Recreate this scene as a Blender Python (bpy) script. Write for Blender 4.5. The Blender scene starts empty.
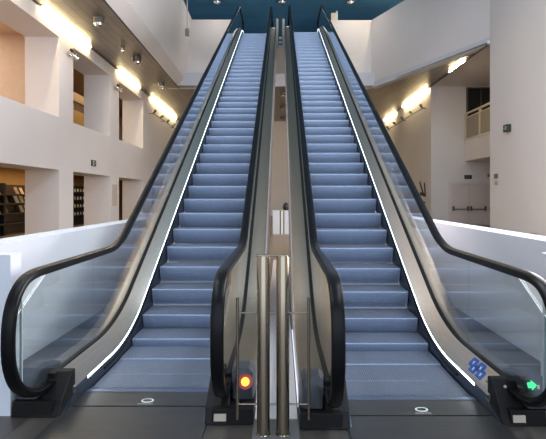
import bpy, bmesh, math, random
from mathutils import Vector, Matrix
random.seed(4)
PI = math.pi
C = bpy.context.scene.collection
sc = bpy.context.scene

# ------------------------------------------------------------------ materials
def new_mat(name):
    m = bpy.data.materials.new(name); m.use_nodes = True
    nt = m.node_tree; b = nt.nodes['Principled BSDF']
    return m, nt, b

def mat(name, col, rough=.5, metal=0., noise=0., nscale=(6, 6, 6), bump=0., emis=None, estr=0., rvar=0., coat=0.):
    m, nt, b = new_mat(name)
    b.inputs['Base Color'].default_value = (*col, 1)
    b.inputs['Roughness'].default_value = rough
    b.inputs['Metallic'].default_value = metal
    if coat:
        b.inputs['Coat Weight'].default_value = coat
    if noise or bump or rvar:
        tc = nt.nodes.new('ShaderNodeTexCoord'); mp = nt.nodes.new('ShaderNodeMapping')
        mp.inputs['Scale'].default_value = nscale
        nz = nt.nodes.new('ShaderNodeTexNoise'); nz.inputs['Scale'].default_value = 1.; nz.inputs['Detail'].default_value = 4
        nt.links.new(tc.outputs['Object'], mp.inputs['Vector']); nt.links.new(mp.outputs['Vector'], nz.inputs['Vector'])
        if noise:
            cr = nt.nodes.new('ShaderNodeValToRGB')
            cr.color_ramp.elements[0].position = .3; cr.color_ramp.elements[1].position = .7
            cr.color_ramp.elements[0].color = (*[c*(1-noise) for c in col], 1)
            cr.color_ramp.elements[1].color = (*[min(1, c*(1+noise)) for c in col], 1)
            nt.links.new(nz.outputs['Fac'], cr.inputs['Fac']); nt.links.new(cr.outputs['Color'], b.inputs['Base Color'])
        if rvar:
            mr = nt.nodes.new('ShaderNodeMapRange'); mr.inputs['To Min'].default_value = rough-rvar; mr.inputs['To Max'].default_value = rough+rvar
            nt.links.new(nz.outputs['Fac'], mr.inputs['Value']); nt.links.new(mr.outputs['Result'], b.inputs['Roughness'])
        if bump:
            bp = nt.nodes.new('ShaderNodeBump'); bp.inputs['Strength'].default_value = bump; bp.inputs['Distance'].default_value = .01
            nt.links.new(nz.outputs['Fac'], bp.inputs['Height']); nt.links.new(bp.outputs['Normal'], b.inputs['Normal'])
    if emis:
        b.inputs['Emission Color'].default_value = (*emis, 1); b.inputs['Emission Strength'].default_value = estr
    return m

def panel_mat(name, col, col2, mortar, rough, metal, bw, bh, scale=1., msize=.01, axes='XY'):
    m, nt, b = new_mat(name)
    tc = nt.nodes.new('ShaderNodeTexCoord'); mp = nt.nodes.new('ShaderNodeMapping')
    if axes == 'YX': mp.inputs['Rotation'].default_value = (0, 0, PI/2)
    br = nt.nodes.new('ShaderNodeTexBrick')
    br.inputs['Color1'].default_value = (*col, 1); br.inputs['Color2'].default_value = (*col2, 1); br.inputs['Mortar'].default_value = (*mortar, 1)
    br.inputs['Scale'].default_value = scale; br.inputs['Mortar Size'].default_value = msize
    br.inputs['Brick Width'].default_value = bw; br.inputs['Row Height'].default_value = bh
    nz = nt.nodes.new('ShaderNodeTexNoise'); nz.inputs['Scale'].default_value = 3.; nz.inputs['Detail'].default_value = 5
    mr = nt.nodes.new('ShaderNodeMapRange'); mr.inputs['To Min'].default_value = rough-.08; mr.inputs['To Max'].default_value = rough+.1
    nt.links.new(tc.outputs['Object'], mp.inputs['Vector']); nt.links.new(mp.outputs['Vector'], br.inputs['Vector'])
    nt.links.new(mp.outputs['Vector'], nz.inputs['Vector']); nt.links.new(nz.outputs['Fac'], mr.inputs['Value'])
    nt.links.new(mr.outputs['Result'], b.inputs['Roughness'])
    nt.links.new(br.outputs['Color'], b.inputs['Base Color'])
    b.inputs['Metallic'].default_value = metal
    return m

def glass_mat(name, tint, refl_mult=1.0):
    m = bpy.data.materials.new(name); m.use_nodes = True
    nt = m.node_tree; nt.nodes.clear()
    out = nt.nodes.new('ShaderNodeOutputMaterial'); mx = nt.nodes.new('ShaderNodeMixShader')
    tr = nt.nodes.new('ShaderNodeBsdfTransparent'); tr.inputs['Color'].default_value = (*tint, 1)
    gl = nt.nodes.new('ShaderNodeBsdfGlossy'); gl.inputs['Roughness'].default_value = .0; gl.inputs['Color'].default_value = (.95, .97, .97, 1)
    # Schlick reflectance from the angle to the pane, the same on both faces (a Fresnel node would mirror totally on the back face)
    ge = nt.nodes.new('ShaderNodeNewGeometry'); dt = nt.nodes.new('ShaderNodeVectorMath'); dt.operation = 'DOT_PRODUCT'
    nt.links.new(ge.outputs['Incoming'], dt.inputs[0]); nt.links.new(ge.outputs['Normal'], dt.inputs[1])
    def mth(op, a, b=None):
        n = nt.nodes.new('ShaderNodeMath'); n.operation = op; n.use_clamp = False
        for i, q in enumerate((a, b)):
            if q is None: continue
            if isinstance(q, (int, float)): n.inputs[i].default_value = q
            else: nt.links.new(q, n.inputs[i])
        return n.outputs[0]
    k = mth('SUBTRACT', 1., mth('ABSOLUTE', dt.outputs['Value']))
    fac = mth('MINIMUM', mth('ADD', .04, mth('MULTIPLY', mth('POWER', k, 5.), .96*refl_mult)), 1.)
    nt.links.new(fac, mx.inputs['Fac'])
    nt.links.new(tr.outputs[0], mx.inputs[1]); nt.links.new(gl.outputs[0], mx.inputs[2]); nt.links.new(mx.outputs[0], out.inputs['Surface'])
    return m

WHITE = mat('wall_paint', (.72, .675, .66), .75, noise=.03, nscale=(.4, .4, .4))
WHITE2 = mat('parapet_paint', (.56, .58, .63), .6, noise=.02, nscale=(.8, .8, .8))
SOFFIT = panel_mat('soffit_metal', (.30, .26, .215), (.25, .22, .185), (.12, .10, .085), .36, .75, 1.2, .3, axes='YX')
TEAL = panel_mat('teal_ceiling', (.085, .26, .39), (.07, .215, .335), (.12, .29, .40), .35, .1, 2.4, .6)
TEALW = mat('teal_wall', (.012, .05, .065), .5, noise=.25, nscale=(.5, .5, .5))
FLOOR = panel_mat('floor_stone', (.055, .048, .042), (.047, .042, .038), (.02, .018, .016), .34, 0., .9, .9, msize=.006)
FLOORG = mat('floor_strip', (.12, .115, .11), .4, noise=.1)
FLOORIN = mat('hall_floor', (.22, .17, .11), .35, noise=.08)
STEEL = mat('brushed_steel', (.54, .47, .41), .36, 1., noise=.06, nscale=(60, 1.5, 60), rvar=.05)
STEELD = mat('deck_steel', (.25, .205, .16), .42, 1., noise=.06, nscale=(60, 1.5, 60), rvar=.05)
SKIRT = mat('skirt_steel', (.17, .19, .235), .34, 1., noise=.05, nscale=(60, 1.5, 60))
POST = mat('post_steel', (.27, .225, .165), .22, 1., noise=.05, nscale=(60, 60, 2))
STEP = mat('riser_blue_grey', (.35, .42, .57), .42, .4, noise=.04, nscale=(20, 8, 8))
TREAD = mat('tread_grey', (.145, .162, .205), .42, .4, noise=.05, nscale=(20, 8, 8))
PLATE = mat('plate_metal', (.075, .071, .070), .36, .7, noise=.15, nscale=(2, 40, 2), rvar=.06)
COMB = mat('comb_metal', (.16, .20, .28), .35, .8)
RUBBER = mat('handrail_rubber', (.004, .004, .0045), .33, 0.)
RUBBER.node_tree.nodes['Principled BSDF'].inputs['Specular IOR Level'].default_value = .12
DARK = mat('black_plastic', (.010, .009, .009), .42)
CAPG = mat('cap_grey', (.030, .034, .043), .4)
BASE = mat('base_dark', (.007, .006, .006), .5)
CLAD = mat('cladding_white', (.72, .66, .65), .5)
for m_ in (DARK, BASE): m_.node_tree.nodes['Principled BSDF'].inputs['Specular IOR Level'].default_value = .12
GLASS = glass_mat('balustrade_glass', (.935, .955, .95), 2.0)
GEDGE = mat('glass_edge', (.30, .38, .38), .2)
LED = mat('led_white', (.9, .9, .9), .4, emis=(.86, .93, 1.), estr=4.5)
TUBE = mat('tube_warm', (1, .95, .8), .4, emis=(1, .80, .45), estr=135.)
RED = mat('signal_orange', (.9, .3, .02), .4, emis=(1., .36, .025), estr=2.2)
REDRIM = mat('signal_red', (.25, .01, .01), .35, emis=(.8, .02, .01), estr=.10)
GREEN = mat('signal_green', (.05, .8, .2), .4, emis=(.02, .85, .18), estr=1.6)
BLUE = mat('sticker_blue', (.012, .075, .33), .4)
PAPER = mat('label_paper', (.40, .35, .28), .6)
INK = mat('ink_black', (.012, .012, .012), .5)
CREAM = mat('cream_trim', (.66, .58, .46), .5)
OCHRE = mat('ochre_wall', (.62, .36, .12), .8, noise=.05)
PEACH = mat('peach_wall', (.74, .58, .45), .8, noise=.03)
WOOD = mat('brown_wood', (.20, .11, .04), .5, noise=.2, nscale=(1, 8, 8))
OCHREW = mat('ochre_wood', (.33, .19, .04), .5, noise=.1)
DKWOOD = mat('dark_shelf', (.055, .032, .016), .5, noise=.2)
BLACKM = mat('black_metal', (.012, .012, .013), .45)
DGLASS = mat('dark_window_glass', (.012, .014, .016), .12)
DOORP = mat('door_paint', (.64, .56, .535), .5)
FRAMEP = mat('door_frame_paint', (.68, .60, .575), .5)
RAILP = mat('rail_cream', (.66, .60, .47), .45)
MESHP = mat('rail_infill', (.36, .30, .235), .6)
CHROME = mat('chrome', (.65, .63, .60), .2, 1.)
GREYM = mat('lamp_grey', (.12, .115, .11), .4, .3)
SIGNG = mat('sign_dark_green', (.022, .030, .022), .4)
SIGNW = mat('sign_pale', (.62, .66, .60), .5)
POSTER = mat('poster_pink', (.56, .47, .42), .6, noise=.08, nscale=(4, 4, 6))
MAGS = [mat('magazine_%s' % n, c, .5) for n, c in (('straw', (.60, .42, .18)), ('sand', (.5, .36, .2)), ('brown', (.24, .13, .05)), ('paper', (.62, .52, .36)), ('rust', (.36, .15, .05)))]

# ------------------------------------------------------------------ mesh builder
class MB:
    def __init__(s): s.v = []; s.f = []
    def box(s, x0, x1, y0, y1, z0, z1):
        n = len(s.v)
        s.v += [(x, y, z) for x in (x0, x1) for y in (y0, y1) for z in (z0, z1)]
        s.f += [tuple(n+i for i in q) for q in ((0, 1, 3, 2), (4, 6, 7, 5), (0, 4, 5, 1), (2, 3, 7, 6), (0, 2, 6, 4), (1, 5, 7, 3))]
        return s
    def prism(s, pts, axis, a0, a1):
        """polygon pts (2D) extruded along axis 'x','y' or 'z'"""
        n = len(s.v); k = len(pts)
        for a in (a0, a1):
            for p, q in pts:
                s.v.append({'x': (a, p, q), 'y': (p, a, q), 'z': (p, q, a)}[axis])
        s.f.append(tuple(range(n, n+k))); s.f.append(tuple(range(n+2*k-1, n+k-1, -1)))
        for i in range(k):
            j = (i+1) % k
            s.f.append((n+i, n+j, n+k+j, n+k+i))
        return s
    def cyl(s, p0, p1, r, seg=20, r1=None):
        p0 = Vector(p0); p1 = Vector(p1); d = (p1-p0).normalized()
        a = d.orthogonal().normalized(); b = d.cross(a); n = len(s.v)
        for p, rr in ((p0, r), (p1, r if r1 is None else r1)):
            for i in range(seg):
                t = 2*PI*i/seg; s.v.append(tuple(p+a*math.cos(t)*rr+b*math.sin(t)*rr))
        s.f.append(tuple(range(n+seg-1, n-1, -1))); s.f.append(tuple(range(n+seg, n+2*seg)))
        for i in range(seg):
            j = (i+1) % seg; s.f.append((n+i, n+j, n+seg+j, n+seg+i))
        return s
    def lathe(s, prof, c, seg=24):
        n = len(s.v)
        for r, z in prof:
            for i in range(seg):
                t = 2*PI*i/seg; s.v.append((c[0]+math.cos(t)*r, c[1]+math.sin(t)*r, c[2]+z))
        for k in range(len(prof)-1):
            for i in range(seg):
                j = (i+1) % seg; s.f.append((n+k*seg+i, n+k*seg+j, n+(k+1)*seg+j, n+(k+1)*seg+i))
        s.f.append(tuple(range(n+seg-1, n-1, -1))); s.f.append(tuple(range(n+(len(prof)-1)*seg, n+len(prof)*seg)))
        return s
    def loft(s, rings):
        n = len(s.v); k = len(rings[0])
        for r in rings: s.v += [tuple(p) for p in r]
        for a in range(len(rings)-1):
            for i in range(k):
                j = (i+1) % k
                s.f.append((n+a*k+i, n+a*k+j, n+(a+1)*k+j, n+(a+1)*k+i))
        s.f.append(tuple(range(n+k-1, n-1, -1))); s.f.append(tuple(range(n+(len(rings)-1)*k, n+len(rings)*k)))
        return s
    def hexa(s, p):
        """eight corners: bottom four, top four"""
        n = len(s.v); s.v += [tuple(q) for q in p]
        s.f += [tuple(n+i for i in q) for q in ((3, 2, 1, 0), (4, 5, 6, 7), (0, 1, 5, 4), (1, 2, 6, 5), (2, 3, 7, 6), (3, 0, 4, 7))]
        return s
    def map(s, fn): s.v = [fn(*p) for p in s.v]; return s
    def build(s, name, m, parent=None, smooth=False, bevel=0., mats=None):
        me = bpy.data.meshes.new(name); me.from_pydata(s.v, [], s.f)
        bm = bmesh.new(); bm.from_mesh(me); bmesh.ops.recalc_face_normals(bm, faces=bm.faces); bm.to_mesh(me); bm.free()
        me.materials.append(m)
        o = bpy.data.objects.new(name, me); C.objects.link(o)
        if parent is not None: o.parent = parent
        if smooth:
            for p in me.polygons: p.use_smooth = True
            e = o.modifiers.new('edges', 'EDGE_SPLIT'); e.split_angle = math.radians(38)
        if bevel:
            b = o.modifiers.new('bevel', 'BEVEL'); b.width = bevel; b.segments = 2; b.limit_method = 'ANGLE'
        return o

def tag(o, label=None, cat=None, group=None, kind=None):
    if label: o['label'] = label
    if cat: o['category'] = cat
    if group: o['group'] = group
    if kind: o['kind'] = kind
    return o
def empty(name, loc, label, cat, group=None, rz=0):
    o = bpy.data.objects.new(name, None); C.objects.link(o); o.location = loc; o.rotation_euler = (0, 0, rz)
    o.empty_display_size = .1
    return tag(o, label, cat, group)
def struct(name, mb, m, **k):
    return tag(mb.build(name, m, **k), kind='structure')
def copy_tree(o, parent=None):
    c = o.copy(); C.objects.link(c)
    if parent is not None: c.parent = parent
    for ch in list(o.children): copy_tree(ch, c)
    return c

# ------------------------------------------------------------------ escalator geometry
CX = -.035                      # middle of the slot between the two escalators
ECX = (-1.05, .99)
TAN = math.tan(math.radians(30))
RISE = 8.25
YB = 4.846                      # where incline meets the lower floor
YT = YB+RISE/TAN
def fillet(y, ya, za, zb, R):
    """flat at za, 30 degree line starting at ya, flat at zb, rounded corners"""
    yb = ya+(zb-za)/TAN; t = R*math.tan(math.radians(15)); c = math.cos(math.radians(30))
    if y <= ya-t: return za
    if y < ya+t*c: d = y-(ya-t); return za+R-math.sqrt(R*R-d*d)
    if y <= yb-t*c: return za+(y-ya)*TAN
    if y < yb+t: d = (yb+t)-y; return zb-R+math.sqrt(R*R-d*d)
    return zb
def pz(y): return fillet(y, YB, 0., RISE, 2.0)
HB, HT = 1.045, RISE+1.12
HYA = YB+(HB-.98)/TAN
def hz(y): return fillet(y, HYA, HB, HT, 1.0)
YCOMB = 3.80
YCOMB2 = YT+1.1
NR = .4275                        # newel radius
NC = 3.375                       # lower newel centre
NC2 = YCOMB2+.55
def ys(y0, y1, fine=.08):
    out = []; y = y0
    while y < y1-1e-6:
        out.append(y)
        flat = (YB+1.0 < y < YT-1.2)
        y += .6 if flat else fine
    return out+[y1]
def sweep(loop, y0, y1, cx, s, zf=pz, zmin=None):
    """closed loop of (u, dz) swept along the incline, u measured from the escalator axis to side s"""
    rings = []
    for y in ys(y0, y1):
        r = []
        for u, dz in loop:
            z = zf(y)+dz
            if zmin is not None: z = max(z, zmin(y) if callable(zmin) else zmin)
            r.append((cx+s*u, y, z))
        rings.append(r)
    return MB().loft(rings)

# the shared step mesh: tread and curved riser, both cleated
def step_mesh():
    W = .497; N = 54; pitch = 2*W/N
    prof = [(.362, 0, 0, 1), (.18, 0, 0, 1), (.012, 0, 0, 1), (.003, -.003, -.7, .7), (0, -.014, -1, 0), (.006, -.045, -1, -.15), (.020, -.09, -1, -.3), (.038, -.13, -1, -.5), (.062, -.17, -1, -.6), (.092, -.213, -1, -.7)]
    tail = [(.125, -.225), (.455, -.030), (.455, -.012), (.366, -.010)]
    cols = []
    for i in range(N):
        x = -W+i*pitch
        cols += [(x, 0.), (x+pitch*.5, 0.), (x+pitch*.5, .007), (x+pitch, .007)]
    rings = []
    for x, d in cols:
        rings.append([(x, a-na*d, b-nb*d*(.5 if nb > .5 else 1)) for a, b, na, nb in prof]+[(x, a, b) for a, b in tail])
    return MB().loft(rings)
STEP_PROTO = None

def super_pt(a):
    """newel outline: fuller at the top corner than a circle, round below"""
    c, s_ = math.cos(a), math.sin(a); n = 2.7 if s_ > 0 else 2.1
    f = lambda v: math.copysign(abs(v)**(2/n), v)
    return NR*f(c), NR*f(s_)
def super_h(e, up):
    n = 2.7 if up else 2.1
    return NR*max(1-(e/NR)**n, 0)**(1/n)
def handrail_path():
    P = []
    P.append((3.60, HB-2*NR)); P.append((3.48, HB-2*NR))
    for i in range(0, 37):
        x, z = super_pt(-PI/2-PI*i/36); P.append((NC+x, HB-NR+z))
    for y in ys(NC+.12, NC2-.1, .1): P.append((y, hz(y)))
    for i in range(0, 37):
        x, z = super_pt(PI/2-PI*i/36); P.append((NC2+x, HT-NR+z))
    P.append((NC2-.1, HT-2*NR)); P.append((NC2-.21, HT-2*NR))
    return P
HPATH = handrail_path()
def path_sweep(section, path, x):
    """section of (w, h): w across (x), h along the outward normal"""
    rings = []
    for i, p in enumerate(path):
        a = path[max(i-1, 0)]; b = path[min(i+1, len(path)-1)]
        t = Vector((b[0]-a[0], b[1]-a[1])).normalized(); n = (-t.y, t.x)
        rings.append([(x+w, p[0]+n[0]*h, p[1]+n[1]*h) for w, h in section])
    return MB().loft(rings)
RAIL_SEC = [(-.042, -.014), (-.042, .006), (-.036, .016), (-.020, .021), (0, .022), (.020, .021), (.036, .016), (.042, .006), (.042, -.014), (.028, -.016), (.022, -.010), (-.022, -.010), (-.028, -.016)]
GUIDE_SEC = [(-.018, -.040), (-.021, -.012), (.021, -.012), (.018, -.040)]

def glass_limits(y):
    lo = pz(y)+.215; hi = hz(y)-.030
    for c, top in ((NC, HB), (NC2, HT)):
        e = (c-y) if c == NC else (y-c)
        if e > 0:
            m = top-NR; e = min(e, NR)
            hi = m+super_h(e, True)-.030; lo = max(lo, m-super_h(e, False)+.03)
    return lo, hi

def make_escalator(cx, dy, label, sides_info):
    global STEP_PROTO
    root = empty('escalator', (cx, YCOMB+dy, 0), label, 'escalator', 'pair of escalators climbing side by side')
    off = Matrix.Translation((-cx, -YCOMB, 0))
    def P(name, mb, m, parent=None, **k):
        o = mb.build(name, m, None, **k)
        o.data.transform(off)
        o.parent = parent if parent is not None else root
        return o
    # steps
    if STEP_PROTO is None:
        STEP_PROTO = step_mesh().build('step', STEP, root)
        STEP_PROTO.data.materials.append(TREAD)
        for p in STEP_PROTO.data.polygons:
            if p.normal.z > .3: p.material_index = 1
        first = STEP_PROTO
    else:
        first = None
    k = -3; made = 0
    while 4.9+.37*k < YCOMB2-.05:
        y = 4.9+.37*k
        if first is not None: o = first; first = None
        else:
            o = STEP_PROTO.copy(); C.objects.link(o); o.parent = root
        o.location = (0, y-YCOMB, pz(y)); k += 1
    # plates
    for y0, y1, zz, nm in ((3.50, 3.745, 0., 'comb_plate'), (YCOMB2+.02, YCOMB2+.32, RISE, 'comb_plate')):
        P(nm, MB().box(cx-.508, cx+.508, y0, y1, zz-.02, zz+.012), PLATE)
    cb = MB().box(cx-.505, cx+.505, 3.745, 3.80, -.02, .016)
    for i in range(50):
        x = cx-.495+i*.0198
        cb.hexa([(x, 3.80, 0), (x+.010, 3.80, 0), (x+.008, 3.86, .006), (x+.002, 3.86, .006), (x, 3.80, .016), (x+.010, 3.80, .016), (x+.008, 3.86, .010), (x+.002, 3.86, .010)])
    P('comb', cb, COMB)
    P('comb', MB().box(cx-.505, cx+.505, YCOMB2-.05, YCOMB2+.02, RISE-.01, RISE+.016), COMB)
    fp = P('floor_plate', MB().box(cx-.54, cx+.54, 2.25, 3.490, -.015, .010), PLATE, bevel=.003)
    P('floor_plate', MB().box(cx-.54, cx+.54, YCOMB2+.325, YCOMB2+1.3, RISE-.015, RISE+.010), PLATE)
    # maker's oval on the comb plate
    el = lambda rx, ry: [(cx+.035+rx*math.cos(2*PI*i/28), 3.585+ry*math.sin(2*PI*i/28)) for i in range(28)]
    bd = P('badge', MB().prism(el(.047, .035), 'z', .012, .0145), SIGNW)
    P('badge_centre', MB().prism(el(.036, .022), 'z', .0145, .0155), PLATE, bd)
    bw = MB()
    for s in (-1, 1):
        bw.prism([(cx+.035+s*.003, 3.585), (cx+.035+s*.026, 3.598), (cx+.035+s*.026, 3.572)], 'z', .0155, .0165)
    P('badge_mark', bw, INK, bd)
    lt = MB()
    for i in range(9):
        lt.box(cx-.02+i*.013-.005, cx-.02+i*.013+.004, 3.527, 3.533, .012, .0128)
    P('lettering', lt, SIGNW)
    # balustrades
    for s, info in sides_info.items():
        y0, y1 = 3.34, NC2+.02
        du = -.012 if abs(cx+s*.8) < .6 else 0.
        # steel skirt: lower edge below the steps, front end cut down to the floor
        P('skirt_panel', sweep([(.509, -.26), (.509, .100), (.522, .100), (.522, -.26)], 3.62, YCOMB2+.3, cx, s, zmin=lambda y: 0.001 if y < 3.8 else -1), SKIRT, smooth=True)
        fr = info.get('front', 3.33); 
        P('skirt_end', MB().prism([(fr, .001), (3.62, .001), (3.62, .100)], 'x', *sorted((cx+s*.509, cx+s*.522))), SKIRT)
        P('brush_strip', sweep([(.500, .045), (.500, .060), (.5085, .062), (.5085, .043)], 4.15, YCOMB2, cx, s), RUBBER)
        P('light_strip', sweep([(.5082, .101), (.5082, .122), (.512, .122), (.512, .101)], 3.80, YCOMB2, cx, s), LED)
        deck = P('inner_deck', sweep([(.513, .08), (.513, .1225), (.5085, .1225), (.5085, .126), (.5235, .134), (.632+du, .242), (.632+du, .08)], 3.56, NC2-.2, cx, s), STEEL, smooth=True)
        P('deck_nosing', sweep([(.5082, .100), (.5082, .122), (.512, .122), (.512, .100)], 3.56, 3.797, cx, s), SKIRT)
        P('glass_channel', sweep([(.633+du, .10), (.633+du, .248), (.642+du, .253), (.676+du, .253), (.685+du, .248), (.685+du, .10)], 3.50, NC2-.1, cx, s), DARK)
        P('outer_deck', sweep([(.686+du, .10), (.686+du, .240), (.820, .218), (.848, .195), (.848, .10)], 3.60, NC2-.2, cx, s), STEELD, smooth=True)
        P('truss_cladding', sweep([(.820, .10), (.852, .10), (.852, -1.05), (.820, -1.05)], 3.36, NC2+.02, cx, s, zmin=.001), CLAD)
        # glass panes
        seams = [NC-NR+.04, 3.10, 4.30]
        while seams[-1] < NC2-1.6: seams.append(seams[-1]+1.42)
        seams.append(NC2+.25)
        for a, b in zip(seams[:-1], seams[1:]):
            rings = []
            n = max(4, int((b-a)/.09)); 
            for i in range(n+1):
                y = a+.003+(b-a-.006)*i/n; lo, hi = glass_limits(y)
                rings.append([(cx+s*(.654+du), y, lo), (cx+s*(.666+du), y, lo), (cx+s*(.666+du), y, hi), (cx+s*(.654+du), y, hi)])
            P('glass_pane', MB().loft(rings), GLASS)
        lo, hi = glass_limits(3.10)
        P('pane_joint', MB().box(cx+s*(.6525+du), cx+s*(.6675+du), 3.093, 3.107, lo, hi), GEDGE)
        P('handrail', path_sweep(RAIL_SEC, HPATH, cx+s*(.660+du)), RUBBER, smooth=True)
        P('handrail_guide', path_sweep(GUIDE_SEC, HPATH[3:-3], cx+s*(.660+du)), DARK)
        # newel foot: dark base block, black inlet cap, rounded grey outer cap
        xs = sorted((cx+s*.575, cx+s*.862))
        bs = P('newel_base', MB().prism([(fr+.005, .001), (fr+.02, .105), (3.64, .12), (3.64, .001)], 'x', *xs), BASE, bevel=.005)
        P('inlet_cap', MB().prism([(fr, .004), (fr+.06, .10), (3.545, .252), (3.61, .255), (3.61, .004)], 'x', *sorted((cx+s*.5235, cx+s*.690))), DARK, bevel=.01)
        rings = []
        for y, h, sh in ((3.372, .02, .03), (3.380, .15, .016), (3.41, .20, .006), (3.52, .205, 0), (3.66, .17, 0), (3.78, .12, .004)):
            u0, u1 = .690+sh, .860-sh
            z0, z1 = .115, .125+h
            rings.append([(cx+s*u, y, z) for u, z in ((u0, z0), (u0, z1-.03*(h > .05)), (u0+.03, z1), (u1-.04, z1), (u1-.008, z1-.035*(h > .05)), (u1, z0))])
        cap = P('outer_cap', MB().loft(rings), CAPG, smooth=True, bevel=.004)
        if info.get('light'):
            ring, core = info['light']
            c = Vector((cx+s*(.795 if core is RED else .722), 3.374, .240 if core is RED else .275)); d = Vector((0, -1, .35)).normalized()
            P('light_housing', MB().cyl(c+d*-.02, c+d*.012, .052 if core is RED else .034, 28), ring, cap)
            if core is RED:
                P('no_entry_lamp', MB().cyl(c+d*.012, c+d*.017, .030, 28), core, cap)
            else:
                g = MB()
                a = d.orthogonal().normalized(); a = Vector((1, 0, 0)); b = d.cross(a)
                def arrow(pts, t0, t1):
                    n = len(g.v); k = len(pts)
                    for t in (t0, t1):
                        g.v += [tuple(c+a*p*.031+b*q*.031+d*t) for p, q in pts]
                    g.f.append(tuple(range(n, n+k))); g.f.append(tuple(range(n+2*k-1, n+k-1, -1)))
                    for i in range(k):
                        j = (i+1) % k; g.f.append((n+i, n+j, n+k+j, n+k+i))
                arrow([(-1, -.55), (-.15, -.55), (-.15, -1), (.95, 0), (-.15, 1), (-.15, .55), (-1, .55)], .012, .018)
                P('go_arrow_lamp', g, core, cap)
                P('lamp_window', MB().box(c.x+.026, c.x+.040, 3.338, 3.346, .262, .288), SIGNW, cap)
        if info.get('label'):
            x = cx+s*info['label']
            P('maker_label', MB().prism([(fr-.002, .030), (fr+.006, .030), (fr+.014, .075), (fr+.004, .075)], 'x', x-.042, x+.042), PAPER, bs)
        if info.get('stickers'):
            # safety pictograms along the sloping deck
            def on_deck(y, v):
                u = .5235+(.632-.5235)*v; dz = .131+(.242-.131)*v
                return Vector((cx+s*u, y, pz(y)+dz))
            nrm = Vector((-s*.642, 0, .767))
            def patch(yc, vc, hy, hv, m, name, lift, shape=None):
                pts = shape or [(-1, -.7), (-.7, -1), (.7, -1), (1, -.7), (1, .7), (.7, 1), (-.7, 1), (-1, .7)]
                g = MB(); n = len(pts)
                for t in (lift, lift+.0012):
                    g.v += [tuple(on_deck(yc+p*hy, vc+q*hv)+nrm*t) for p, q in pts]
                g.f += [tuple(range(n)), tuple(range(2*n-1, n-1, -1))]+[(i, (i+1) % n, n+(i+1) % n, n+i) for i in range(n)]
                return P(name, g, m, deck)
            for yc, vc in ((3.825, .40), (3.885, .66), (3.955, .38), (4.015, .64)):
                patch(yc, vc, .054, .27, BLUE, 'pictogram_sticker', .0006)
                patch(yc, vc, .017, .11, SIGNW, 'pictogram', .0020, [(-1, -1), (-.3, -.4), (.3, -1), (.5, 0), (1, .8), (.2, .5), (-.6, 1), (-.4, 0)])
            ov = [(math.cos(2*PI*i/24), math.sin(2*PI*i/24)) for i in range(24)]
            patch(3.70, .50, .036, .36, PAPER, 'round_sticker', .0006, ov)
            patch(3.70, .50, .020, .20, INK, 'sticker_ring', .0020, ov)
            patch(3.70, .50, .014, .13, PAPER, 'sticker_centre', .0034, ov)
            pp = Vector((cx+s*.605, 3.505, .205))
            P('key_switch', MB().cyl(pp-Vector((0, -.01, .01)), pp+Vector((0, -.006, .012)), .010, 16), PAPER, deck)
    return root

make_escalator(ECX[0], 0., 'escalator with the lit orange no-entry lamp on its newel foot',
               {-1: {}, 1: {'light': (REDRIM, RED), 'label': .632, 'front': 3.22}})
make_escalator(ECX[1], -.15, 'escalator with the lit green arrow and blue pictogram stickers',
               {-1: {'front': 3.30}, 1: {'light': (CAPG, GREEN), 'front': 3.35, 'label': .632, 'stickers': True}})

# ------------------------------------------------------------------ barrier posts between the escalators
BX0 = -.052
b = empty('barrier', (BX0, 3.10, 0), 'polished steel double-post barrier closing the slot at floor level', 'barrier')
def BP(name, mb, m, **k):
    o = mb.build(name, m, b, **k); o.data.transform(Matrix.Translation((-BX0, -3.10, 0))); return o
for s in (-1, 1):
    x = BX0+s*.064
    BP('post', MB().lathe([(.047, 0), (.047, .008), (.043, .012), (.043, 1.165), (.039, 1.178), (.0, 1.18)], (x, 3.10, 0), 32), POST, smooth=True)
    xb = BX0+s*.235
    BP('side_bar', MB().cyl((xb, 3.10, .10), (xb, 3.10, .90), .0105, 16), POST, smooth=True)
    for z in (.20, .80):
        BP('connector', MB().cyl((x+s*.038, 3.10, z), (xb-s*.008, 3.10, z), .006, 12), POST, smooth=True)
for z in (.20, .80):
    BP('connector', MB().cyl((BX0-.026, 3.10, z), (BX0+.026, 3.10, z), .006, 12), POST, smooth=True)
BP('top_strip', MB().box(BX0-.115, BX0+.115, 3.085, 3.115, 1.172, 1.186), POST, bevel=.003)

# upper barrier at the head of the slot
b = empty('barrier', (CX, 21.5, RISE), 'tan double-post barrier with pale lattice panel at upper landing', 'barrier')
for s in (-1, 1):
    MB().cyl((s*.14, 0, 0), (s*.14, 0, 1.40), .055, 20).build('post', CREAM, b, smooth=True)
lat = MB()
for i in range(3):
    for j in range(3):
        lat.box(-.285+i*.22, -.155+i*.22, .075, .093, .12+j*.19, .24+j*.19)
MB().box(-.31, .31, .096, .11, .08, .66).build('backing', INK, b)
lat.build('lattice_panel', mat('lattice_white', (.86, .90, .94), .35), b)

# ------------------------------------------------------------------ floor, floor strips, pit
fl = MB()
W0, W1 = -14., 14.
EX = [(ECX[0]-.866, ECX[0]+.866), (ECX[1]-.866, ECX[1]+.866)]
fl.box(W0, W1, -9, 3.5, -.3, 0)
fl.box(W0, EX[0][0], 3.5, 6.6, -.3, 0); fl.box(EX[0][1], EX[1][0], 3.5, 6.6, -.3, 0); fl.box(EX[1][1], W1, 3.5, 6.6, -.3, 0)
struct('floor', fl, FLOOR)
struct('floor_hall', MB().box(W0, W1, 6.6, 40, -.3, 0), FLOORIN)
struct('trim_1', MB().box(CX-.155, CX+.155, 1.5, 3.3, .0, .006), FLOORG)
struct('trim_8', MB().box(CX-.150, CX+.150, 3.3, 11.5, .0, .012), CLAD)

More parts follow.
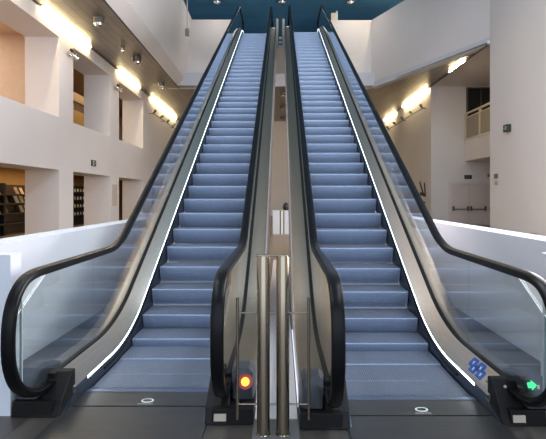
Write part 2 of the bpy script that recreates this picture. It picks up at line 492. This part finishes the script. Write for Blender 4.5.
# ------------------------------------------------------------------ parapets each side of the escalators
VPX = .0212
def L(x, y, z): return (x-VPX*y, y, z)
for sgn, nm in ((-1, 'wall_parapet_left'), (1, 'wall_parapet_right')):
    m_ = MB()
    a, c = sorted((sgn*2.46, sgn*2.76)); m_.box(a, c, 3.36, 12.5, 0, 1.15)
    a, c = sorted((sgn*1.93, sgn*2.46)); m_.box(a, c, 3.36, 3.50, 0, 1.15)
    struct(nm, m_, WHITE2)

# ------------------------------------------------------------------ left side wall with two storeys of deep openings
OPY = [(6.9, 10.75), (12.0, 16.0), (17.15, 21.05), (22.3, 26.5)]
XI, XO = -7.2, -8.36
SOF = 7.5
def open_wall():
    m_ = MB(); edges = [-9]
    for a, c in OPY:
        m_.box(XO, XI, edges[-1], a, 0, SOF); edges.append(c)
        m_.box(XO, XI, a, c, 2.46, 4.24); m_.box(XO, XI, a, c, 6.98, SOF)
    m_.box(XO, XI, edges[-1], 38, 0, SOF)
    return m_.map(L)
struct('wall_left', open_wall(), WHITE)
struct('ceiling_left', MB().box(XO, -5.05, -9, 38, SOF, SOF+.05).map(L), SOFFIT)
struct('trim_2', MB().box(XI+.005, XI+.055, 4, 38, SOF-.05, SOF).map(L), GREYM)
# upper floor edge on the left: leaning fascia, then a wall up to the roof
up = MB().prism([(-5.04, SOF+.005), (-4.69, 7.97), (-5.1, 7.97), (-5.4, SOF+.06), (-5.06, SOF+.06)], 'y', -9, 25.9).map(L)
struct('trim_3', up, WHITE)
struct('trim_4', MB().box(-5.08, -5.035, -9, 25.9, SOF-.015, SOF+.03).map(L), BLACKM)
struct('wall_upper_left', MB().prism([(-4.69, 7.97), (-4.36, 11.3), (-4.8, 11.3), (-5.1, 7.97)], 'y', -9, 25.9).map(L), WHITE)
struct('wall_upper_back', MB().box(-6.2, -2.4, 25.85, 26.1, SOF-.01, 11.25), WHITE)
# rooms behind the openings
def room(y0, y1, z0, z1, matw, nm, ceilm):
    m_ = MB(); m_.box(-12.2, -12.0, y0, y1, z0, z1); m_.box(-12, XO, y0-.2, y0, z0, z1); m_.box(-12, XO, y1, y1+.2, z0, z1)
    struct('wall_'+nm, m_.map(L), matw)
    struct('ceiling_'+nm, MB().box(-12.2, XO, y0-.2, y1+.2, z1, z1+.1).map(L), ceilm)
room(4, 32, .0, 2.9, OCHRE, 'shop_room', OCHRE)
room(4, 16.6, 4.1, 7.3, PEACH, 'gallery_room', PEACH)
room(17.0, 34, 4.1, 7.3, PEACH, 'stair_room', WOOD)
struct('floor_gallery', MB().box(-12.2, XO, 4, 34, 3.95, 4.1).map(L), WOOD)

# boards across the stair room
for i, (z0, z1, m_, lb) in enumerate(((6.42, 6.86, WOOD, 'brown board across upper stair room, higher one seen through second opening'),
                                      (5.05, 5.95, OCHREW, 'ochre panel across upper stair room under the brown board'))):
    t = MB().box(-10.1, -10.0, 22.3, 27.5, z0, z1).map(L).build('wall_board', m_)
    tag(t, lb, 'panel')
# warm lamps of those rooms
def area(name, loc, rot, sx, sy, power, col):
    d = bpy.data.lights.new(name, 'AREA'); d.shape = 'RECTANGLE'; d.size = sx; d.size_y = sy; d.energy = power; d.color = col
    o = bpy.data.objects.new(name, d); C.objects.link(o); o.location = loc; o.rotation_euler = rot
    return o
area('shop_lamp', L(-10.4, 17, 2.85), (0, 0, 0), .3, 18, 150, (1, .72, .40))
area('gallery_lamp', L(-10.4, 10.5, 7.25), (0, 0, 0), .5, 10, 200, (1, .86, .70))
area('stair_lamp', L(-9.3, 26, 7.2), (0, 0, 0), .4, 8, 90, (1, .78, .45))

# ------------------------------------------------------------------ display shelves seen through the lower openings
def shelf_unit(y0, y1, label, body, levels, wire=False):
    yc = (y0+y1)/2; x0 = -10.75-VPX*yc
    r = empty('display_rack', (x0, yc, 0), label, 'shelf unit', 'display racks in the shop behind the openings')
    h = (y1-y0)/2
    MB().box(-.35, -.31, -h, h, 0, 2.05).build('back_panel', body, r)
    for s in (-1, 1):
        MB().box(-.31, .20, s*h-.03, s*h+.03, 0, 2.08).build('upright', BLACKM, r)
    for z in levels:
        MB().prism([(-.30, z+.02), (.20, z-.03), (.20, z+.03), (.18, z), (-.30, z+.04)], 'y', -h+.03, h-.03).build('shelf', DKWOOD, r)
    return r, x0, yc, h
levels = (.45, .85, 1.25, 1.62)
r, x0, yc, h = shelf_unit(16.2, 18.6, 'brown rack of tilted magazines behind the first lower opening', DKWOOD, levels)
r2, x02, yc2, h2 = shelf_unit(18.75, 21.2, 'brown magazine rack deeper inside the first lower opening', DKWOOD, levels)
for (X0, YC, H, where) in ((x0, yc, h, 'nearer brown rack'), (x02, yc2, h2, 'deeper brown rack')):
    for li, z in enumerate(levels[1:]):
        for i in range(6):
            y = YC-H+.24+i*(2*H-.48)/5
            if random.random() < .12: continue
            hh = random.uniform(.24, .30); ww = random.uniform(.20, .28)
            o = MB().prism([(0, 0), (-.13, hh), (-.145, hh-.004), (-.02, 0)], 'y', -ww/2, ww/2).build('magazine', random.choice(MAGS))
            o.location = (X0+.13, y, z+.035)
            tag(o, 'tilted magazine on the %s shelf of the %s' % (('lower', 'middle', 'top')[li], where), 'magazine', 'magazines on the %s shelf of the %s' % (('lower', 'middle', 'top')[li], where))
# leaflet rack seen in the second opening
yc = 26.2; x0 = -10.6-VPX*yc
lr = empty('leaflet_rack', (x0, yc, 0), 'tall black leaflet rack behind the second lower opening', 'rack')
MB().box(-.12, 0, -1.5, 1.5, 0, 2.12).build('back_panel', BLACKM, lr)
for j in range(4):
    MB().prism([(0, .45+j*.42), (.13, .48+j*.42), (.13, .533+j*.42), (0, .53+j*.42)], 'y', -1.46, 1.46).build('ledge', BLACKM, lr)
for j in range(4):
    for i in range(8):
        o = MB().prism([(.015, 0), (.03, 0), (.015, .16), (.005, .16)], 'y', -.055, .055).build('leaflet', SIGNW if (i+j) % 3 else MAGS[0])
        o.location = (x0+.075, yc-1.28+i*.365, .535+j*.42)
        tag(o, 'small pale leaflet standing on the %s ledge of the black rack' % ('lowest', 'second', 'third', 'top')[j], 'leaflet', 'leaflets on the %s ledge of the black rack' % ('lowest', 'second', 'third', 'top')[j])
o = MB().box(-10.7, -10.3, 29.2, 31.6, 0, 2.0).map(L).build('dark_cabinet', BLACKM, bevel=.02)
tag(o, 'black cabinet glimpsed through the third lower opening', 'cabinet')

# ------------------------------------------------------------------ tubes, spots, domes along the left soffit
def tube(x, y0, y1, label, shear=True):
    f = L if shear else (lambda a, b_, c_: (a, b_, c_))
    s = 1 if shear else -1
    r = empty('tube_light', f(x, (y0+y1)/2, SOF-.052), label, 'light', 'warm tube lights along the soffit edge')
    ln = (y1-y0)/2
    k = -VPX if shear else 0
    def sh(a, b_, c_): return (a+k*b_, b_, c_)
    MB().box(-.03, .03, -ln, ln, .02, .05).map(sh).build('fitting', GREYM, r)
    MB().cyl((0, -ln+.04, 0), (0, ln-.04, 0), .014, 12).map(sh).build('tube', TUBE, r, smooth=True)
    return r
for y0, y1, lb in ((9.2, 13.3, 'warm tube light over the first upper opening of side wall'), (14.6, 18.6, 'warm tube light over first pillar between upper openings'),
                   (22.0, 25.6, 'warm tube light over the third upper opening'), (28.0, 35.5, 'long warm tube light beyond the third opening, above spotlight bar')):
    tube(XI+.095, y0, y1, lb)
def spot_head(r, loc, aim, m=GREYM):
    c = Vector(loc); d = Vector(aim).normalized()
    MB().cyl(c-d*.10, c+d*.10, .06, 16, .075).build('spot_head', m, r, smooth=True)
def pair(yc, z, label):
    r = empty('spotlight', L(XI, yc, z), label, 'spotlight', 'twin spotlights on the side wall')
    MB().box(0, .06, -.08, .08, -.06, .06).build('wall_plate', CHROME, r, bevel=.01)
    MB().cyl((.05, -.20, .02), (.05, .20, .02), .018, 10).build('arm', CHROME, r)
    spot_head(r, (.16, -.24, .02), (.8, -.5, .35), CHROME); spot_head(r, (.16, .22, -.02), (.6, .5, -.6), CHROME)
pair(16.75, 6.60, 'twin chrome spotlight on pillar between first and second upper openings')
pair(21.75, 6.55, 'twin chrome spotlight on pillar between second and third upper openings')
def spot_bar(f, x, y0, y1, z, n, label, sgn):
    r = empty('spotlight_bar', f(x, (y0+y1)/2, z), label, 'spotlight bar')
    h = (y1-y0)/2; k = -VPX if f is L else 0
    MB().cyl((sgn*.25+k*-h, -h, 0), (sgn*.25+k*h, h, 0), .03, 10).build('bar', GREYM, r)
    for i in range(3):
        y = -h+.3+i*(2*h-.6)/2
        MB().cyl((k*y, y, 0), (sgn*.25+k*y, y, 0), .022, 8).build('bracket', GREYM, r)
    for i in range(n):
        y = -h+.5+i*(2*h-1)/(n-1)
        spot_head(r, (sgn*.27+k*y, y, .16), (sgn*.5, (-.6, .5)[i % 2], .5))
spot_bar(L, XI, 27.6, 34., 6.45, 4, 'wall bar with four spotlights beyond the third upper opening', 1)
def dome(name, loc, label, r=.17, group=None):
    e = empty(name, loc, label, 'ceiling lamp' if 'lamp' in name else 'sensor', group)
    MB().lathe([(r*1.15, 0), (r*1.15, -.02), (r, -.03), (r, -.16), (r*.9, -.18)], (0, 0, 0), 24).build('housing', GREYM, e, smooth=True)
    MB().lathe([(r*.88, -.18), (r*.75, -.25), (r*.4, -.29), (.01, -.30)], (0, 0, 0), 24).build('lens', CHROME, e, smooth=True)
    return e
for y, lb in ((15.7, 'round grey dome lamp under soffit over the second opening\'s near pillar'), (20.2, 'round grey dome lamp on soffit, second along from the viewer'), (24.7, 'round grey dome lamp farthest along the metal soffit')):
    dome('dome_lamp', L(-5.75, y, SOF), lb, .17, 'dome lamps under the metal soffit')
dome('smoke_detector', L(-5.85, 18.6, SOF), 'small white smoke detector between two dome lamps', .07)

# wall signs on the left
def wall_sign(name, loc, sy, sz, m, label, cat, sgn=1, inner=None, d=.05):
    e = empty(name, loc, label, cat)
    MB().box(*sorted((0, sgn*d)), -sy/2, sy/2, -sz/2, sz/2).build('panel', m, e, bevel=.006)
    if inner: inner(e)
    return e
def exit_marks(sgn, d=.05, s=1.):
    def f(e):
        g = MB()
        x = sorted((sgn*d, sgn*(d+.004)))
        g.box(*x, -.10*s, -.06*s, -.07*s, .07*s); g.box(*x, -.06*s, .02*s, .045*s, .07*s); g.box(*x, -.06*s, .02*s, -.07*s, -.045*s); g.box(*x, .04*s, .10*s, -.015*s, .015*s)
        g.build('pictogram', SIGNW, e)
    return f
wall_sign('exit_sign', L(XI, 19.05, 2.90), .42, .24, SIGNG, 'small dark exit sign on side wall above second lower opening', 'sign', 1, exit_marks(1, .05, 1.2))
wall_sign('poster', L(XI+.012, 21.65, 1.62), .62, .95, POSTER, 'pale pink poster on pillar beside the third lower opening', 'poster', 1, None, .02)
wall_sign('wall_switch', L(XI, 28.7, 1.85), .45, .4, GREYM, 'square grey plate on side wall seen through escalator glass', 'plate')
wall_sign('wall_switch', L(XI, 28.6, .98), .35, .8, GREYM, 'tall grey plate below a square plate, behind escalator glass', 'plate')

# ------------------------------------------------------------------ right side
XR = 8.12
# near block, wall beyond the recess, recess walls
struct('wall_right', MB().box(XR, XR+4.2, -9, 18.3, 0, 12.2), WHITE)
struct('wall_right_far', MB().box(XR, XR+.3, 25.8, 38, 0, SOF), WHITE)
struct('wall_recess', MB().box(XR, 13, 25.5, 25.8, 0, SOF), WHITE)
struct('wall_recess_side', MB().box(12.6, 12.9, 18.3, 25.5, 0, SOF), WHITE)
struct('ceiling_recess', MB().box(XR-.1, 12.9, 18.3, 25.8, SOF, SOF+.1), WHITE)
sof = MB().prism([(4.93, 25.8), (8.02, 18.35), (8.02, 38), (4.93, 38)], 'z', SOF, SOF+.05)
struct('ceiling_right', sof, SOFFIT)
struct('ceiling_back', MB().box(-6, 4.93, 25.5, 38, SOF+.012, SOF+.06), SOFFIT)
struct('trim_5', MB().box(8.02, 8.10, 18.4, 38, SOF-.05, SOF), GREYM)
# upper diagonal wall and its lip
dv = Vector((8.12-4.93, 18.3-25.8)).normalized(); nv = Vector((-dv.y, dv.x))
if nv.x < 0: nv = -nv
A = Vector((4.93, 25.8)); B = Vector((8.12, 18.3))
def slab(p, q, n0, n1, z0, z1):
    return MB().prism([tuple(p+nv*n0), tuple(q+nv*n0), tuple(q+nv*n1), tuple(p+nv*n1)], 'z', z0, z1)
struct('wall_upper_right', slab(A, B, .03, .35, SOF+.05, 11.2), WHITE)
struct('trim_6', slab(A, B, -.02, .35, SOF-.03, SOF+.24), WHITE2)
struct('wall_upper_facing', MB().box(2.35, 4.96, 25.8, 26.1, SOF, 11.2), WHITE)
for y0, y1, lb in ((20.4, 22.4, 'short warm tube light at mouth of the door recess'), (25.7, 31., 'warm tube light over a bare wall above spotlight bar'), (33., 36.6, 'farthest warm tube light over wall past the recess')):
    tube(XR-.14, y0, y1, lb, False)
I3 = lambda a, b_, c_: (a, b_, c_)
spot_bar(I3, XR, 25.9, 35.2, 6.45, 5, 'wall bar with five spotlights past the door recess', -1)

# balcony in the recess
bx = 9.96
e = empty('balcony', (bx, 22., 3.45), 'white balcony with cream railing above the double doors', 'balcony')
MB().box(0, 2.6, -3.6, 3.48, 0, 1.10).build('slab', WHITE, e)
MB().box(-.04, .06, -3.6, 3.48, 1.10, 1.20).build('bottom_rail', RAILP, e)
MB().box(-.04, .06, -3.6, 3.48, 2.50, 2.58).build('top_rail', RAILP, e)
MB().box(-.03, .05, -3.6, 3.48, 2.30, 2.35).build('middle_rail', RAILP, e)
for y in (3.4, 1.55, -.3, -2.15):
    MB().box(-.05, .07, y-.06, y+.06, 1.10, 2.55).build('rail_post', RAILP, e)
bars = MB()
for i in range(90):
    y = -3.5+i*.076; bars.box(0, .02, y, y+.055, 1.2, 2.3)
bars.build('railing_slats', MESHP, e)
w = struct('window_1', MB().box(10.10, 11.6, 25.46, 25.5, 4.6, 7.38), DGLASS)
fr = MB().box(10.02, 10.10, 25.42, 25.5, 4.55, 7.44).box(10.10, 11.7, 25.42, 25.5, 7.38, 7.44).box(10.78, 10.83, 25.42, 25.46, 4.6, 7.38)
fr.build('window_frame', GREYM, w)

# double door under the balcony
zt = 2.20
dx0, dx1 = 9.22, 11.12
d = struct('door_1', MB().box(dx0-.14, dx0, 25.42, 25.5, 0, zt+.14).box(dx1, dx1+.14, 25.42, 25.5, 0, zt+.14).box(dx0, dx1, 25.42, 25.5, zt, zt+.14), FRAMEP)
xm = (dx0+dx1)/2
for a, c in ((dx0+.008, xm-.006), (xm+.006, dx1-.008)):
    lf = MB().box(a, c, 25.45, 25.5, .01, zt-.015).build('door_leaf', DOORP, d)
    hb = MB().cyl((a+.08, 25.37, .86), (c-.08, 25.37, .86), .026, 12)
    for x in (a+.08, c-.08): hb.box(x-.04, x+.04, 25.35, 25.45, .78, 1.02)
    hb.build('panic_bar', GREYM, lf)
def face_sign(name, loc, sx, sz, m, label, cat, mark=True):
    q = empty(name, loc, label, cat)
    MB().box(-sx/2, sx/2, -.05, 0, -sz/2, sz/2).build('panel', m, q, bevel=.005)
    if mark:
        MB().box(-sx*.32, -sx*.14, -.054, -.05, -sz*.25, sz*.25).box(-sx*.05, sx*.32, -.054, -.05, -sz*.10, sz*.10).build('pictogram', mat('sign_mark', (.10, .13, .10), .5), q)
    return q
face_sign('exit_sign', (10.12, 25.5, 2.60), .40, .21, SIGNG, 'small dark sign on the wall over the double doors', 'sign')
q = empty('alarm_lamp', (11.22, 25.5, 2.68), 'small grey alarm lamp beside the sign over the doors', 'alarm')
MB().box(-.10, .10, -.06, 0, -.12, .12).build('back_plate', CHROME, q, bevel=.01)
MB().lathe([(.08, 0), (.075, .05), (.04, .09), (.005, .10)], (0, 0, 0), 16).map(lambda x, y, z: (x, -.06-z, y)).build('lens', GREYM, q, smooth=True)
face_sign('door_button', (11.33, 25.5, .88), .12, .16, BLACKM, 'small black release button beside the double doors', 'button', False)
# black wayfinding pictogram at the corner of the wall past the recess
q = empty('wall_pictogram', (XR, 26.7, 1.0), 'large black pictogram with arrow on wall past the recess', 'sign')
def strokes(segs, name):
    g = MB()
    for (y0, z0, y1, z1, w_) in segs:
        dd = Vector((y1-y0, z1-z0)).normalized(); n_ = Vector((-dd.y, dd.x))*w_/2
        g.prism([(y0+n_.x, z0+n_.y), (y1+n_.x, z1+n_.y), (y1-n_.x, z1-n_.y), (y0-n_.x, z0-n_.y)], 'x', -.012, -.002)
    g.build(name, INK, q)
strokes([(.85, 1.40, .10, .62, .20), (-.05, 1.32, -.22, .62, .22), (.80, .72, -.30, .60, .18)], 'figure_mark')
g = MB().prism([(.75, .42), (-.35, .20), (.55, -.02)], 'x', -.012, -.002); g.build('arrow_mark', INK, q)
# things on the near wall on the right
def sgn_r(name, y, z, sy, sz, m, label, cat, inner=None, d=.05): return wall_sign(name, (XR, y, z), sy, sz, m, label, cat, -1, inner, d)
sgn_r('exit_sign', 16.75, 3.98, .28, .26, SIGNG, 'small dark box sign alone on the large blank wall', 'sign', exit_marks(-1, .16, .8), .16)
sgn_r('wall_switch', 17.75, 2.32, .22, .17, GREYM, 'grey switch plate at the wall corner, upper of two', 'switch')
sgn_r('wall_switch', 17.72, 2.05, .16, .13, STEEL, 'pale switch plate at the wall corner, lower of two', 'switch')
sgn_r('wall_socket', 15.05, .33, .26, .10, STEEL, 'low pale socket plate on the blank wall above parapet', 'socket')

# ------------------------------------------------------------------ upper floor, landing, back walls, teal ceiling
struct('floor_upper', MB().box(-13, 13, 25.5, 45, SOF+.06, RISE), WHITE2)
y0 = NC2+.1
struct('floor_landing', MB().box(-2.4, 2.35, y0, 25.5, RISE-.1, RISE-.02), WHITE2)
struct('trim_7', MB().box(-1.0, .9, 25.38, 25.5, SOF-.02, RISE), WHITE2)
struct('wall_back', MB().box(-9, 9, 37.4, 37.7, 0, SOF), WHITE)
struct('wall_upper_far', MB().box(-13, 13, 44.7, 45, RISE, 12.2), TEALW)
struct('ceiling', MB().box(-13, 13, -9, 45, 12.2, 12.35), TEAL)
for x, lb in ((-3.45, 'round downlight on teal ceiling over the orange-lamp escalator'), (.05, 'round downlight on teal ceiling over the slot between escalators'), (3.75, 'round downlight on teal ceiling over the green-arrow escalator')):
    dome('ceiling_lamp', (x, 25.4, 12.2), lb, .22, 'downlights on the teal ceiling')
for y, lb in ((27.0, 'round lamp on rear soffit, nearest in the slot between escalators'), (31.2, 'round lamp on rear soffit, second in the slot'), (35.6, 'round lamp on rear soffit, last before back wall')):
    dome('soffit_lamp', (.12, y, SOF), lb, .16, 'round lamps on the rear soffit')
for x in (-3.45, .05, 3.75):
    area('upper_downlight', (x, 24.6, 11.85), (0, 0, 0), .35, .35, 20, (1., .90, .80))
# hanging microphone-like drop on the left upper wall
q = empty('hanging_sensor', (-4.62, 23.2, 12.2), 'thin rod hanging from teal ceiling with small grey box', 'sensor')
MB().cyl((0, 0, 0), (0, 0, -2.4), .02, 8).build('rod', STEEL, q)
MB().box(-.09, .09, -.09, .09, -2.75, -2.4).build('box', MESHP, q, bevel=.02)
# tan cabinet peeking over the right upper wall
q = tag(MB().box(2.75, 3.0, 25.82, 26.05, 11.2, 11.62).build('tan_box', CREAM, bevel=.01), 'tan box on top of the upper wall beside the handrail', 'box')
q = tag(MB().box(3.02, 3.12, 25.9, 26.0, 11.2, 11.75).build('white_post', SIGNW), 'thin white post standing on the upper wall by the tan box', 'post')
r = empty('tube_light', (5.75, 24.3, 12.1), 'bright strip light on teal ceiling above the diagonal wall', 'light')
MB().box(-.06, .06, -.8, .8, .03, .09).build('fitting', GREYM, r)
MB().cyl((0, -.75, 0), (0, .75, 0), .035, 12).build('tube', TUBE, r, smooth=True)
r.rotation_euler = (0, 0, math.atan2(dv.y, dv.x)+PI/2)

# ------------------------------------------------------------------ things seen at the end of the slot
e = empty('white_cabinet', (.0, 18.6, 0), 'small white cabinet with dark centre gap at the slot\'s end', 'cabinet')
MB().box(-.33, -.05, 0, .5, .06, 1.0).build('door', WHITE2, e, bevel=.01)
MB().box(-.01, .09, 0, .5, .06, 1.0).build('door', SIGNW, e, bevel=.01)
MB().box(.13, .33, 0, .5, .06, 1.0).build('door', WHITE2, e, bevel=.01)
MB().box(-.34, .34, .02, .52, 0, .06).build('plinth', MESHP, e)
MB().box(-.05, -.01, .05, .5, .06, .98).box(.09, .13, .05, .5, .06, .98).build('gap', BLACKM, e)
o = MB().lathe([(.07, 0), (.12, .06), (.13, .16), (.09, .26), (.03, .31)], (.20, 18.85, 1.0), 16).build('black_bag', BLACKM, smooth=True)
tag(o, 'black bag on top of the small white cabinet', 'bag')

# ------------------------------------------------------------------ light
w = bpy.data.worlds.new('sky'); sc.world = w; w.use_nodes = True
bg = w.node_tree.nodes['Background']; bg.inputs['Color'].default_value = (.80, .88, 1.0, 1); bg.inputs['Strength'].default_value = .9
# daylight through the atrium skylight above and in front of the escalators
for x in (-4.6, 4.4):
    area('skylight', (x, 2.5, 12.15), (0, 0, 0), 1.6, 11, 880, (.84, .91, 1.0))
area('entrance_daylight', (0, -8.8, 5.5), (PI/2, 0, 0), 16, 10, 900, (.66, .81, 1.0))
area('left_wall_fill', (8.1, 9., 4.2), (PI/2, 0, PI/2), 9.5, 6., 1900, (1., .95, .95))  # added fill at the windowless right wall, out of view, brightens the left wall
for y in (7., 11.3, 15.7, 20.2, 24.7):
    area('dome_light', L(-5.75, y, SOF-.34), (0, 0, 0), .3, .3, 28, (1., .93, .90))

# ------------------------------------------------------------------ camera
cd = bpy.data.cameras.new('camera'); cam = bpy.data.objects.new('camera', cd); C.objects.link(cam)
cam.location = (0, 0, 1.57); cam.rotation_euler = (PI/2, 0, 0)
cd.sensor_fit = 'HORIZONTAL'; cd.sensor_width = 36; cd.lens = 471/546*36
cd.shift_x = -(281-273)/546; cd.shift_y = -(219.5-196)/546
cd.clip_end = 200
sc.camera = cam
sc.view_settings.view_transform = 'Standard'; sc.view_settings.look = 'None'; sc.view_settings.gamma = 1
sc.view_settings.use_curve_mapping = False
sc.view_settings.exposure = .30
sc.cycles.caustics_reflective = False; sc.cycles.caustics_refractive = False
sc.cycles.max_bounces = 10; sc.cycles.transparent_max_bounces = 24
